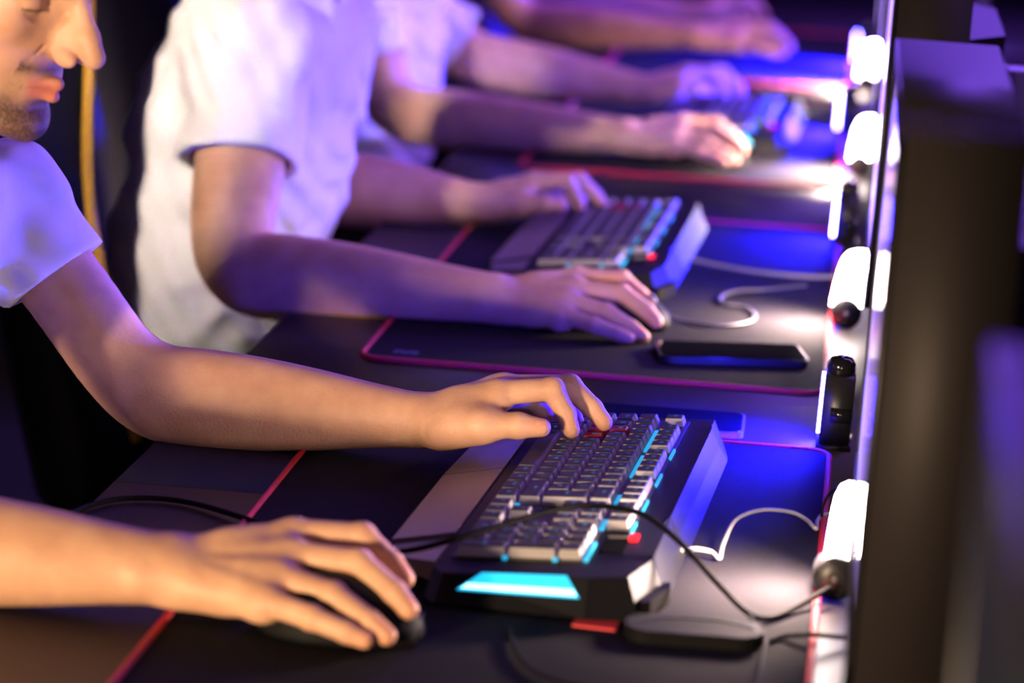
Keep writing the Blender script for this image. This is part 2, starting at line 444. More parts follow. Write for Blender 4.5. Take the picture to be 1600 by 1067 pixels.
def layout():
    K = [(0, 0, 1, 1, 'Esc')]
    for i in range(12): K.append((2 + i + (0.5 if i > 3 else 0) + (0.5 if i > 7 else 0), 0, 1, 1, 'F%d' % (i + 1)))
    for i, s in enumerate(('Prt', 'Scr', 'Pau')): K.append((15.25 + i, 0, 1, 1, s))
    for i, s in enumerate('`1234567890-='): K.append((i, 1.25, 1, 1, s))
    K.append((13, 1.25, 2, 1, 'Back'))
    K.append((0, 2.25, 1.5, 1, 'Tab'))
    for i, s in enumerate('QWERTYUIOP['): K.append((1.5 + i, 2.25, 1, 1, s))
    K.append((12.5, 2.25, 1.25, 1, ']'))
    K.append((13.75, 2.25, 1.25, 2, 'Enter'))
    K.append((0, 3.25, 1.75, 1, 'Caps'))
    for i, s in enumerate("ASDFGHJKL;'#"): K.append((1.75 + i, 3.25, 1, 1, s))
    K.append((0, 4.25, 1.25, 1, 'Shift'))
    for i, s in enumerate('\\ZXCVBNM,./'): K.append((1.25 + i, 4.25, 1, 1, s))
    K.append((12.25, 4.25, 2.75, 1, 'Shift'))
    u = 0
    for s, w in (('Ctrl', 1.25), ('Win', 1.25), ('Alt', 1.25), ('', 6.25), ('Alt', 1.25), ('Fn', 1.25), ('Menu', 1.25), ('Ctrl', 1.25)):
        K.append((u, 5.25, w, 1, s)); u += w
    for i, s in enumerate(('Ins', 'Hm', 'PU')): K.append((15.25 + i, 1.25, 1, 1, s))
    for i, s in enumerate(('Del', 'End', 'PD')): K.append((15.25 + i, 2.25, 1, 1, s))
    K.append((16.25, 4.25, 1, 1, '^'))
    for i, s in enumerate('<v>'): K.append((15.25 + i, 5.25, 1, 1, s))
    for i, s in enumerate(('Num', '/', '*', '-')): K.append((18.5 + i, 1.25, 1, 1, s))
    for r, row in enumerate(('789', '456', '123')):
        for i, s in enumerate(row): K.append((18.5 + i, 2.25 + r, 1, 1, s))
    K.append((21.5, 2.25, 1, 2, '+')); K.append((21.5, 4.25, 1, 2, 'Ent'))
    K.append((18.5, 5.25, 2, 1, '0')); K.append((20.5, 5.25, 1, 1, '.'))
    return K
LEG = {}
def legend_mesh(s):
    if s in LEG: return LEG[s]
    c = bpy.data.curves.new('legend', 'FONT'); c.body = s; c.size = 0.0058 if len(s) == 1 else (0.0046 if len(s) < 4 else 0.0038)
    c.align_x = 'CENTER'; c.align_y = 'CENTER'; c.resolution_u = 2
    o = bpy.data.objects.new('legend', c); COL.objects.link(o)
    bpy.context.view_layer.update()
    me = bpy.data.meshes.new_from_object(o.evaluated_get(bpy.context.evaluated_depsgraph_get()))
    bpy.data.objects.remove(o); me.materials.clear(); me.materials.append(M_LEGEND); me.name = 'legend'
    LEG[s] = me
    return me
def build_keyboard(loc, rz, label):
    root = empty('keyboard', loc, rz); tag(root, label, 'keyboard', 'gaming keyboards with cyan end light')
    top = lambda x, y: kz(x) - 0.0088
    # case, bottom outline wider than top at the near end and the monitor side
    tp = [(-0.8, -1.25), (21.9, -1.5), (24.3, -0.9), (24.6, 0.6), (24.6, 6.3), (23.9, 6.85), (-0.9, 6.85)]
    bt = [(-0.9, -1.9), (22.3, -2.2), (24.9, -1.5), (25.3, 0.6), (25.3, 6.5), (24.6, 7.0), (-0.9, 7.0)]
    bm = bmesh.new(); add_prism(bm, [KP(*p) for p in bt], 0.003, top, [KP(*p) for p in tp])
    bmobj('case', bm, M_CASE, root, False, 0.0015, 1)
    for u in (1.5, 23.5):
        for v in (0, 6):
            x, y = KP(u, v); lathe('rubber_foot', [(0.008, 0), (0.008, 0.0035)], M_BLK, root, 12, Matrix.Translation((x, y, 0)))
    def plate(name, pts, z0, z1, m, parent=root, bevel=0.0):
        bm = bmesh.new(); add_prism(bm, [KP(*p) for p in pts], z0, z1)
        return bmobj(name, bm, m, parent, False, bevel, 1)
    # well under the keys
    plate('key_bed', [(-0.15, -0.15), (18.4, -0.15), (18.4, 1.1), (22.65, 1.1), (22.65, 6.4), (-0.15, 6.4)], lambda x, y: kz(x) - 0.0095, lambda x, y: kz(x) - 0.0078, M_BLK)
    # cyan strips glowing in the gaps between key blocks
    zs0, zs1 = (lambda x, y: kz(x) - 0.0088), (lambda x, y: kz(x) - 0.0062)
    for a, b, v0, v1 in ((2.0, 5.8, 1.04, 1.20), (6.6, 10.2, 1.04, 1.18), (13.2, 15.0, 1.04, 1.20), (17.0, 18.4, 1.03, 1.22),
                         (5.3, 6.9, -0.20, -0.09), (9.6, 11.4, -0.20, -0.09), (13.8, 15.6, -0.20, -0.09), (17.2, 18.6, -0.20, -0.09),
                         (20.2, 22.6, 0.98, 1.16), (22.52, 22.68, 2.15, 2.35), (22.52, 22.68, 4.15, 4.35), (15.0, 15.2, 5.1, 5.4)):
        plate('backlight_strip', [(a, v0), (b, v0), (b, v1), (a, v1)], zs0, zs1, M_CYAN)
    # status window with red led
    plate('status_window', [(18.9, -0.25), (21.3, -0.25), (21.3, 0.75), (18.9, 0.75)], lambda x, y: kz(x) - 0.0092, lambda x, y: kz(x) - 0.0080, M_GLOSS)
    plate('red_led', [(18.95, -0.55), (19.65, -0.55), (19.65, -0.2), (18.95, -0.2)], lambda x, y: kz(x) - 0.0085, lambda x, y: kz(x) - 0.0060, M_REDLED)
    # cyan end light lying on the sloping near end: quad panel with a hotter bar along its foot
    def slope(u, v, off):
        f = (u - 24.6) / 0.7; x, y = KP(u, v)
        return Vector((x, y, (kz(x) - 0.0088) * (1 - f) + 0.003 * f)) + Vector((0, -0.84, 0.54)) * off
    def sloped(name, quad, o0, o1, m):
        bm = bmesh.new()
        a = [bm.verts.new(slope(u, v, o0)) for u, v in quad]; b = [bm.verts.new(slope(u, v, o1)) for u, v in quad]
        bm.faces.new(a[::-1]); bm.faces.new(b)
        for i in range(4): bm.faces.new((a[i], a[(i + 1) % 4], b[(i + 1) % 4], b[i]))
        return bmobj(name, bm, m, root)
    lp = sloped('end_light', [(24.58, 1.45), (24.96, 0.85), (24.96, 5.65), (24.58, 4.75)], -0.001, 0.0012, M_CYANP)
    hb = sloped('light_bar', [(24.82, 1.12), (24.93, 0.95), (24.93, 5.50), (24.82, 5.25)], 0.0005, 0.0020, M_CYANB)
    hb.parent = lp
    # silver side trim on the monitor side, and bracket round the usb port
    bm = bmesh.new()
    sec = [(-1.22, None), (-1.62, 0.019), (-2.05, 0.006), (-1.5, 0.004)]
    rings = []
    for u, sh in ((0.2, 0.0), (1.2, -0.12), (16.0, -0.20), (17.6, 0.0)):
        rg = []
        for v, z in sec:
            x, y = KP(u, v + sh); rg.append(bm.verts.new((x, y, (kz(x) - 0.0075) if z is None else z)))
        rings.append(rg)
    for a, b in zip(rings, rings[1:]):
        for i in range(4): bm.faces.new((a[i], a[(i + 1) % 4], b[(i + 1) % 4], b[i]))
    bm.faces.new(rings[0]); bm.faces.new(rings[-1][::-1])
    bmobj('side_trim', bm, mat('side_trim_satin', (0.007, 0.007, 0.010), 0.45, spec=0.08), root)
    plate('port_bracket', [(22.0, -2.25), (22.6, -2.35), (24.6, -1.85), (24.9, -1.5), (24.4, -1.5), (22.2, -2.0)], 0.004, 0.018, mat('bracket_grey', (0.009, 0.0085, 0.009), 0.5, spec=0.05), root, 0.001)
    # palm rest
    pz = lambda x, y: 0.0225 + (x + 7 * U) * 0.22
    for pts in ([(0.4, 6.95), (9.0, 6.95), (9.0, 9.65), (0.4, 9.3)], [(9.15, 6.95), (19.2, 6.95), (19.2, 9.6), (9.15, 9.65)]):
        plate('palm_rest_panel', pts, 0.003, pz, M_PALM, root, 0.0012)
    plate('palm_rest_panel', [(19.4, 6.95), (22.8, 7.0), (21.2, 9.2), (19.4, 9.45)], 0.003, lambda x, y: pz(x, y) - 0.003, M_PALM, root, 0.0012)
    red = {'W', 'A', 'S', 'D'}
    for (u, v, w, h, s) in layout():
        x, y = KP(u + w / 2, v + h / 2)
        k = bpy.data.objects.new('keycap', key_mesh(w, h, 1 if s in red else 0)); COL.objects.link(k)
        k.parent = root; k.location = (x, y, kz(x)); k.rotation_euler = (0, -math.atan(TILT), 0)
        if s:
            t = bpy.data.objects.new('legend', legend_mesh(s)); COL.objects.link(t)
            t.parent = k; t.location = (0.001, 0, 0.0003); t.rotation_euler = (0, 0, -math.pi / 2)
    return root
KB1 = (-0.1356, 2.3585, D + 0.003)
kb1 = build_keyboard(KB1, -0.0549, 'black keyboard with glowing cyan end panel under the nearest left hand')
def copy_keyboard(loc, rz, label):
    c = kb1.copy(); COL.objects.link(c); c.location = loc; c.rotation_euler = (0, 0, rz); c['label'] = label
    for ch in kb1.children:
        d = ch.copy(); COL.objects.link(d); d.parent = c
        for g in ch.children:
            if g.name.startswith('legend'): continue
            e = g.copy(); COL.objects.link(e); e.parent = d
    return c
copy_keyboard((-0.228, 3.475, D + 0.003), -0.03, 'blurred black keyboard between the second player\'s two hands')
copy_keyboard((-0.135, 4.60, D + 0.003), -0.03, 'blurred dark keyboard with one cyan glow beside the third player\'s hand')
def kworld(u, v, dz=0.0):
    x, y = KP(u, v); c, s = math.cos(-0.0549), math.sin(-0.0549)
    return Vector((KB1[0] + x * c - y * s, KB1[1] + x * s + y * c, KB1[2] + kz(x) + dz))

# ------------------------------------------------------------------ mice
def mouse(loc, rz, label):
    r = empty('computer_mouse', loc, rz); tag(r, label, 'mouse', 'gaming mice')
    F = Field()
    F.ell((0, 0, 0.004), (0.060, 0.033, 0.034), k=0.008).ell((-0.012, 0, 0.004), (0.046, 0.034, 0.038), k=0.010)
    F.half((0, 0, 0.0005), (0, 0, -1))
    V, Q = F.mesh(0.002, 'shell')
    link('shell', to_mesh('shell', V, Q), mat('mouse_rubber', (0.007, 0.007, 0.008), 0.6, spec=0.1), r)
    lathe('scroll_wheel', [(0.006, -0.0035), (0.010, -0.0030), (0.010, 0.0030), (0.006, 0.0035)], M_GCABLE, r, 20,
          Matrix.Translation((0.034, 0, 0.026)) @ Matrix.Rotation(math.pi / 2, 4, 'X'))
    for s in (-1, 1):
        box('button', (0.012, 0.001 * s if s > 0 else -0.022, 0.0), (0.056, 0.022 if s > 0 else -0.001, 0.012), mat('mouse_rubber', (0.007, 0.007, 0.008)), r, 0.003, 2)
    box('side_button', (-0.012, 0.030, 0.017), (0.012, 0.0355, 0.023), M_GCABLE, r, 0.0015, 1)
    return r
mouse((-0.340, 1.812, D + 0.003), 0.0, 'black mouse almost hidden under the nearest right hand')
mouse((-0.250, 2.885, D + 0.003), -0.05, 'black mouse under the second player\'s violet-lit hand')
mouse((-0.225, 4.03, D + 0.003), 0.0, 'black mouse under the third player\'s hand')

# ------------------------------------------------------------------ phones and small things
def phone(loc, rz, label, w=0.075, l=0.155):
    r = empty('smartphone', loc, rz); tag(r, label, 'phone', 'phones lying on the desks')
    bm = bmesh.new(); add_prism(bm, rrect(-l / 2, -w / 2, l / 2, w / 2, 0.011), 0.0008, 0.0072); bmobj('frame', bm, M_SILVER, r, False, 0.002, 3)
    bm = bmesh.new(); add_prism(bm, rrect(-l / 2 + 0.0022, -w / 2 + 0.0022, l / 2 - 0.0022, w / 2 - 0.0022, 0.009), 0.0070, 0.0078); bmobj('screen', bm, M_GLOSS, r)
    bm = bmesh.new(); add_prism(bm, rrect(-l / 2 + 0.002, -w / 2 + 0.002, l / 2 - 0.002, w / 2 - 0.002, 0.009), 0.0, 0.001); bmobj('back_cover', bm, M_BLK, r)
    return r
phone((-0.165, 2.466, D + 0.0032), 0.02, 'black phone with bright silver rim behind the nearest keyboard')
p2 = phone((-0.118, 2.765, D + 0.003), 0.22, 'black phone lying on the second red-edged mat')
for ch in p2.children:
    if ch.name.startswith('frame'):
        ch.data = ch.data.copy(); ch.data.materials[0] = mat('phone_frame_dark', (0.05, 0.05, 0.07), 0.3, metal=0.7)
bm = bmesh.new(); add_prism(bm, rrect(-0.016, -0.011, 0.016, 0.011, 0.001), 0, 0.0015)
o = bmobj('fabric_tag', bm, M_REDTAG); o.location = (-0.164, 1.878, D + 0.003); o.rotation_euler = (0, 0, -0.08)
tag(o, 'small red tag poking out below the near end of the keyboard', 'tag')
r = empty('flat_slab', (-0.092, 1.866, D + 0.003), 0.05); tag(r, 'flat black slab with a rounded end beside the looping cable', 'case')  # plain flat black slab for an unidentified dark shape
bm = bmesh.new(); add_prism(bm, rrect(-0.050, -0.020, 0.050, 0.020, 0.018), 0, 0.010); bmobj('shell', bm, mat('slab_black', (0.004, 0.004, 0.0045), 0.7, spec=0.1), r, False, 0.004, 3)
tube('seam', [(-0.046, 0.0, 0.0102), (-0.02, 0.012, 0.0104), (0.02, 0.012, 0.0104), (0.046, 0.0, 0.0102)], 0.0008, M_GREY, r)

# ------------------------------------------------------------------ monitors
def monitor(y0, y1, xf, label, scr):
    """screen faces the players (-X); near edge y0, far edge y1"""
    w = y1 - y0; zb, zt = D + 0.075, D + 0.418
    r = empty('monitor', (xf, (y0 + y1) / 2, D)); tag(r, label, 'monitor', 'monitors standing in a row'); r.rotation_euler = (0, 0.015, 0)
    h = w / 2; b, t = zb - D, zt - D
    bm = bmesh.new(); add_box(bm, (0.0, -h, b), (0.075, h, t)); bmobj('housing', bm, M_MON, r, True, 0.004, 3)
    bm = bmesh.new()
    add_prism(bm, [(-h + 0.012, b + 0.018), (h - 0.012, b + 0.018), (h - 0.012, t - 0.012), (-h + 0.012, t - 0.012)], 0, 0.0012)
    for v in bm.verts: v.co = Vector((-v.co.z + 0.0002, v.co.x, v.co.y))
    bmobj('screen', bm, scr, r)
    for lo, hi in (((-0.003, -h, b), (0.002, h, b + 0.018)), ((-0.003, -h, t - 0.012), (0.002, h, t)), ((-0.003, -h, b), (0.002, -h + 0.012, t)), ((-0.003, h - 0.012, b), (0.002, h, t))):
        box('bezel', lo, hi, M_BLK, r, 0.001, 1)
    bm = bmesh.new(); add_prism(bm, [(0.075, -0.20 * w / 0.5), (0.115, -0.14), (0.115, 0.14), (0.075, 0.20 * w / 0.5)], b + 0.05, t - 0.07); bmobj('rear_cover', bm, M_MON, r, False, 0.006, 2)
    box('stand_post', (0.115, -0.03, 0.006), (0.150, 0.03, t - 0.12), M_GREY, r, 0.004, 2)
    bm = bmesh.new(); add_prism(bm, rrect(0.02, -0.12, 0.24, 0.12, 0.02), 0, 0.010); bmobj('stand_base', bm, M_GLOSS, r, False, 0.002, 2).rotation_euler = (0, -0.015, 0)
    return r
def screen_mat(name, c1, c2, es, rough=0.09):
    m = bpy.data.materials.new(name); m.use_nodes = True
    nt = m.node_tree; b = nt.nodes['Principled BSDF']
    b.inputs['Base Color'].default_value = (0.01, 0.01, 0.012, 1); b.inputs['Roughness'].default_value = rough
    tc = nt.nodes.new('ShaderNodeTexCoord'); n = nt.nodes.new('ShaderNodeTexNoise'); n.inputs['Scale'].default_value = 6
    nt.links.new(tc.outputs['Object'], n.inputs['Vector'])
    rp = nt.nodes.new('ShaderNodeValToRGB'); rp.color_ramp.elements[0].position = 0.35; rp.color_ramp.elements[1].position = 0.65
    rp.color_ramp.elements[0].color = (*c1, 1); rp.color_ramp.elements[1].color = (*c2, 1)
    nt.links.new(n.outputs['Fac'], rp.inputs['Fac']); nt.links.new(rp.outputs['Color'], b.inputs['Emission Color'])
    b.inputs['Emission Strength'].default_value = es
    return m
S_NEAR = screen_mat('screen_dim', (0.001, 0.001, 0.010), (0.001, 0.008, 0.010), 1.0, 0.8)
S_NEAR.node_tree.nodes['Principled BSDF'].inputs['Specular IOR Level'].default_value = 0.05
S_VIO = screen_mat('screen_violet', (0.22, 0.11, 0.6), (0.46, 0.30, 0.9), 5.5)
monitor(0.52, 1.05, 0.052, 'nearest blurred monitor edge with a faint blue-green glow at bottom right', S_NEAR)
monitor(1.58, 2.10, 0.0165, 'tall dark monitor seen edge-on filling the right side', screen_mat('screen_low', (0.18, 0.10, 0.4), (0.34, 0.24, 0.6), 2.2))
monitor(2.72, 3.24, 0.018, 'second monitor, its glossy edge behind the big dark one', S_VIO)
monitor(3.84, 4.36, 0.018, 'third monitor in the row facing the third player', S_VIO)
monitor(4.94, 5.46, 0.018, 'fourth monitor in the row near the top edge', S_VIO)

# ------------------------------------------------------------------ light bars and speakers below the monitors
def glow(name, loc, target, power, color, sx, sy, parent, spread=180):
    l = bpy.data.lights.new(name, 'AREA'); l.energy = power; l.color = color; l.shape = 'RECTANGLE'; l.size = sx; l.size_y = sy; l.spread = math.radians(spread)
    o = bpy.data.objects.new(name, l); COL.objects.link(o); o.parent = parent; o.location = loc
    o.rotation_euler = (Vector(target) - Vector(loc)).to_track_quat('-Z', 'Y').to_euler()
    return o
def led_light(x, y, label, hgt=0.062, wid=0.036, gp=1.0):
    r = empty('led_light', (x, y, D)); tag(r, label, 'light', 'white lights on round black bases')
    # horizontal round base (axis along the row)
    lathe('round_base', [(0.004, -0.016), (0.0165, -0.015), (0.0175, -0.011), (0.0175, 0.011), (0.0165, 0.015), (0.004, 0.016)], M_BLK, r, 28,
          Matrix.Translation((0, 0, 0.0176)) @ Matrix.Rotation(math.pi / 2, 4, 'X'))
    lathe('screw', [(0.003, -0.0010), (0.003, 0.001)], M_GREY, r, 12, Matrix.Translation((0, -0.0165, 0.0176)) @ Matrix.Rotation(math.pi / 2, 4, 'X'))
    z0 = 0.026
    prof = [(-0.45, 0.0), (-0.40, 0.25), (-0.30, 0.62), (-0.20, 0.82), (-0.05, 0.95), (0.2, 1.0), (0.42, 1.0), (0.47, 0.9), (0.42, 0.45), (0.40, 0.0)]
    bm = bmesh.new(); add_prism(bm, [(px * wid, pz * hgt) for px, pz in prof], -0.011, 0.011)
    for v in bm.verts: v.co = Vector((v.co.x, v.co.z, z0 + v.co.y))
    bmobj('diffuser', bm, M_LAMPW, r, False, 0.002, 2)
    glow('lamp_glow', (-wid * 0.5 - 0.004, 0, z0 + hgt * 0.6), (-0.075, -0.015, 0.0), 4.0 * gp, (1.0, 0.72, 0.60), wid * 0.9, hgt * 0.7, r, 135)
    return r
def speaker(x, y, label, m=M_LEDB, gp=1.0):
    r = empty('desk_speaker', (x, y, D)); tag(r, label, 'speaker', 'black speakers with a lit strip')
    Mt = Matrix.Rotation(0.03, 4, 'Y')
    box('cabinet', (-0.014, -0.020, 0.004), (0.014, 0.022, 0.068), M_BLK, r, 0.003, 2, Mt)
    box('foot', (-0.016, -0.022, 0.0), (0.016, 0.024, 0.005), M_BLK, r, 0.001, 1)
    box('grille', (-0.006, -0.0212, 0.026), (0.013, -0.0195, 0.040), M_GLOSS, r, 0.0006, 1, Mt)
    lathe('knob', [(0.010, 0.0), (0.013, 0.002), (0.013, 0.010), (0.010, 0.015), (0.003, 0.017)], M_GLOSS, r, 20, Matrix.Translation((0.002, 0, 0.068)))
    box('light_strip', (-0.0168, -0.017, 0.014), (-0.0138, 0.018, 0.064), m, r, 0.001, 1, Mt)
    glow('strip_glow', (-0.0195, 0, 0.042), (-0.085, -0.025, -0.02), 12.0 * gp, (0.005, 0.002, 1.0), 0.03, 0.045, r, 135)
    return r
led_light(0.006, 2.005, 'white light on round black base beside the nearest cable', 0.062, 0.022)
led_light(-0.002, 2.968, 'white light on round black base beside the second mat', 0.060, 0.040)
led_light(0.000, 4.02, 'white light on round black base near the third player', gp=2.0)
led_light(0.000, 5.0, 'white light on round black base at the top right', gp=2.5)
speaker(-0.004, 2.455, 'black speaker with a blue light strip and knob behind the nearest mat')
speaker(-0.012, 3.455, 'black blurred speaker behind the second white light')
speaker(-0.026, 4.42, 'black speaker with a bright bluish-white strip behind the third white light', gp=7)
speaker(-0.010, 5.35, 'far black speaker with a bright bluish-white strip', gp=9)

# ------------------------------------------------------------------ cables
def cable(name, pts, r, m, label, n=8):
    return tag(tube(name, pts, r, m, None, n, 10), label, 'cable')
P = at
def dz(x, y, z=0.0):
    d = fw + rt * ((x - 800) / FPX) - up * ((y - 533.5) / FPX)
    t = (D + z - CAMH) / d.z
    return Vector((d.x * t, d.y * t, D + z))
cable('headset_cable', [dz(20, 905, -0.05), dz(55, 850, -0.012), dz(85, 820, 0.0045), dz(140, 790, 0.0035), dz(210, 778, 0.0035), dz(300, 786, 0.0035), dz(420, 822, 0.0060), dz(520, 855, 0.012), dz(620, 862, 0.030), dz(720, 840, 0.046), dz(850, 801, 0.056),
                        dz(920, 790, 0.058), dz(1000, 802, 0.056), dz(1060, 845, 0.046), dz(1120, 910, 0.024), dz(1165, 955, 0.009), dz(1200, 966, 0.0062), dz(1245, 948, 0.0075), dz(1296, 919, 0.014)], 0.0024, M_CABLE,
      'thick black cable arching over the nearest keyboard towards the white light')
cable('usb_cable', [dz(1072, 858, 0.012), dz(1090, 858, 0.013), dz(1110, 862, 0.010), dz(1124, 872, 0.006), dz(1130, 850, 0.010), dz(1150, 812, 0.016), dz(1190, 797, 0.016), dz(1235, 800, 0.012), dz(1260, 812, 0.008), dz(1275, 826, 0.006),
                    dz(1278, 812, 0.006), dz(1292, 803, 0.006), dz(1345, 806, 0.006)], 0.0018, M_WCABLE, 'white cable looping from the nearest keyboard to the monitor')
pl = empty('usb_plug', dz(1052, 860, 0.012)); tag(pl, 'black plug in the near corner of the nearest keyboard', 'plug')
pl.rotation_euler = (0, 0, 0.1)
box('shell', (-0.012, -0.006, -0.0035), (0.008, 0.006, 0.0035), M_BLK, pl, 0.0015, 2)
lathe('strain_relief', [(0.003, 0.0), (0.0022, 0.008)], M_BLK, pl, 12, Matrix.Translation((0.008, 0, 0)) @ Matrix.Rotation(math.pi / 2, 4, 'Y'))
cable('black_cable', [dz(1170, 962, 0.010), dz(1185, 985, 0.006), dz(1200, 1000, 0.0055), dz(1225, 994, 0.0055), dz(1270, 992, 0.0095), dz(1320, 996, 0.006)], 0.0018, M_CABLE, 'thin black cable running from the flat black slab across the red edge')
cable('black_cable', [dz(1198, 1000, 0.0055), dz(1190, 1030, 0.006), dz(1180, 1075, 0.006), dz(1150, 1130, 0.006)], 0.0018, M_CABLE, 'thin black cable running down off the bottom of the picture')
cable('black_cable', [dz(795, 982, 0.0055), dz(805, 1012, 0.006), dz(830, 1045, 0.006), dz(880, 1066, 0.006), dz(960, 1080, 0.006)], 0.0016, M_CABLE, 'thin dark cable curling on the mat below the cyan panel')
cable('speaker_cable', [dz(1330, 752, 0.02), dz(1300, 768, 0.03), dz(1286, 790, 0.02), dz(1284, 806, 0.0085)], 0.0014, M_CABLE, 'thin black wire hooking over the red edge by the nearest white light')
cable('mouse_cable', [dz(1035, 490, 0.012), dz(1070, 502, 0.006), dz(1120, 509, 0.006), dz(1165, 505, 0.006), dz(1180, 494, 0.006), dz(1165, 481, 0.006), dz(1130, 474, 0.006), dz(1128, 463, 0.006), dz(1155, 454, 0.006), dz(1200, 452, 0.007), dz(1260, 446, 0.008)], 0.0020, M_GCABLE,
      'grey cable snaking from the second mouse to the white light')
cable('usb_cable', [dz(1045, 410, 0.012), dz(1075, 405, 0.012), dz(1120, 414, 0.008), dz(1180, 424, 0.007), dz(1260, 432, 0.007), dz(1310, 432, 0.007)], 0.0022, M_WCABLE, 'blurred white cable from the second keyboard')

# ================================================================== people
def V3(*a): return Vector(a)
def arr(v): return np.array(v, float)
# hand poses: wrist, four fingers (knuckle, two joints, tip), thumb (root, knuckle, joint, tip)
LEFT_KEYS = dict(
    wrist=at(655, 657, 2.275),
    fingers=[[at(780, 614, 2.265), at(863, 608, 2.272), at(884, 646, 2.270), at(893, 672, 2.266)],
             [at(790, 605, 2.288), at(890, 603, 2.302), at(926, 638, 2.299), at(944, 660, 2.296)],
             [at(785, 610, 2.308), at(872, 612, 2.330), at(892, 643, 2.330), at(902, 664, 2.327)],
             [at(768, 622, 2.326), at(832, 624, 2.352), at(852, 646, 2.353), at(862, 664, 2.350)]],
    thumb=[at(690, 668, 2.255), at(752, 664, 2.240), at(810, 665, 2.236), at(846, 668, 2.238)])
RIGHT_MOUSE = dict(
    wrist=at(262, 890, 1.818),
    fingers=[[at(462, 834, 1.862), at(566, 838, 1.868), at(612, 880, 1.858), at(632, 904, 1.852)],
             [at(464, 870, 1.834), at(560, 880, 1.830), at(616, 926, 1.808), at(638, 952, 1.800)],
             [at(442, 905, 1.808), at(520, 930, 1.796), at(578, 972, 1.780), at(604, 993, 1.775)],
             [at(420, 940, 1.786), at(487, 965, 1.772), at(542, 988, 1.766), at(570, 1000, 1.764)]],
    thumb=[at(315, 880, 1.850), at(400, 885, 1.880), at(470, 905, 1.900), at(515, 915, 1.905)])
def xform(pose, new_wrist, rz=0.0, mirror=False):
    w = pose['wrist']; R = Matrix.Rotation(rz, 3, 'Z')
    f = lambda p: Vector(new_wrist) + R @ (p - w)
    return dict(wrist=Vector(new_wrist), fingers=[[f(p) for p in q] for q in pose['fingers']], thumb=[f(p) for p in pose['thumb']])

FR = [(0.0112, 0.0100, 0.0089, 0.0074), (0.0114, 0.0102, 0.0091, 0.0076), (0.0110, 0.0097, 0.0086, 0.0072), (0.0100, 0.0086, 0.0077, 0.0064)]
def add_hand(F, H):
    w = H['wrist']; mc = [f[0] for f in H['fingers']]
    lat = (mc[0] - mc[3]).normalized()                       # pinky -> index
    fwd = ((mc[1] + mc[2]) / 2 - w).normalized()
    dors = fwd.cross(lat)
    if dors.z < 0: dors = -dors
    off = [0.010, 0.003, -0.004, -0.011]
    for i in range(4):
        a = w + lat * off[i] + fwd * 0.006
        F.cap(a, mc[i] - dors * 0.004, 0.0150, 0.0112, 0.012)
    for i in range(3):
        F.cap(mc[i] - dors * 0.004 - fwd * 0.006, mc[i + 1] - dors * 0.004 - fwd * 0.006, 0.0108, 0.0108, 0.008)
        F.cap(w.lerp(mc[i], 0.6) - dors * 0.006, w.lerp(mc[i + 1], 0.6) - dors * 0.006, 0.012, 0.012, 0.012)
    for fr in (0.75, 0.92):
        for i in range(3):
            F.cap(w.lerp(mc[i], fr) - dors * 0.001, w.lerp(mc[i + 1], fr) - dors * 0.001, 0.0112, 0.0112, 0.010)
    # heel of the hand
    F.ell(w.lerp(mc[3], 0.35) - dors * 0.008, (0.030, 0.016, 0.013), np.array([fwd, lat, dors]).T, 0.014)
    # tendons and knuckles
    for i in range(4):
        F.cap(w.lerp(mc[i], 0.45) + dors * 0.0085, mc[i] + dors * 0.0045, 0.0030, 0.0038, 0.008)
        F.cap(mc[i], mc[i], FR[i][0] * 0.98, FR[i][0] * 0.98, 0.006)
    # thumb
    t = H['thumb']
    F.cap(w + lat * 0.010, t[0], 0.016, 0.017, 0.012)
    F.cap(t[0], t[1], 0.0165, 0.0128, 0.014)
    F.cap(t[1], w.lerp(mc[0], 0.62) - dors * 0.004, 0.0110, 0.0120, 0.018)
    F.cap(t[0].lerp(t[1], 0.5), w.lerp(mc[0], 0.45), 0.0130, 0.0130, 0.018)
    F.cap(t[1], t[2], 0.0122, 0.0110, 0.010)
    F.cap(t[2], t[3], 0.0112, 0.0082, 0.004)
    for f, r in zip(H['fingers'], FR):
        F.cap(f[0], f[1], r[0], r[1], 0.003)
        F.cap(f[1], f[1], r[1] * 1.05, r[1] * 1.05, 0.003)
        F.cap(f[1], f[2], r[1], r[2], 0.0025)
        F.cap(f[2], f[3], r[2], r[3], 0.0025)
    return lat, dors

def add_arm(F, sh, el, H, k=1.0, ua=1.0):
    w = H['wrist']; mc = [f[0] for f in H['fingers']]; lat = (mc[0] - mc[3]).normalized()
    up_ = (el - sh); fo = (w - el)
    prof = [(sh, 0.0480 * ua), (sh + up_ * 0.5, 0.0470 * ua), (el - up_ * 0.16, 0.0420 * (ua + 1) / 2), (el + fo * 0.07 + (sh - el).normalized() * 0.004, 0.0425), (el + fo * 0.22, 0.0440), (el + fo * 0.42, 0.0415), (el + fo * 0.62, 0.0360), (el + fo * 0.80, 0.0295), (el + fo * 0.95, 0.0250), (w, 0.0238)]
    cen = catmull([p for p, r in prof], 5)
    rad = [v.x for v in catmull([Vector((r, 0, 0)) for p, r in prof], 5)]
    n = len(cen)
    for i in range(n - 1):
        t = i / (n - 1)
        F.cap(cen[i], cen[i + 1], rad[i] * k, rad[i + 1] * k, 0.0015, lat, 1.0 + 0.16 * max(0.0, (t - 0.6) / 0.4))
    F.ell(el + fo * 0.95 - lat * 0.019 * k + Vector((0, 0, 0.005)), (0.009, 0.009, 0.009), None, 0.012)

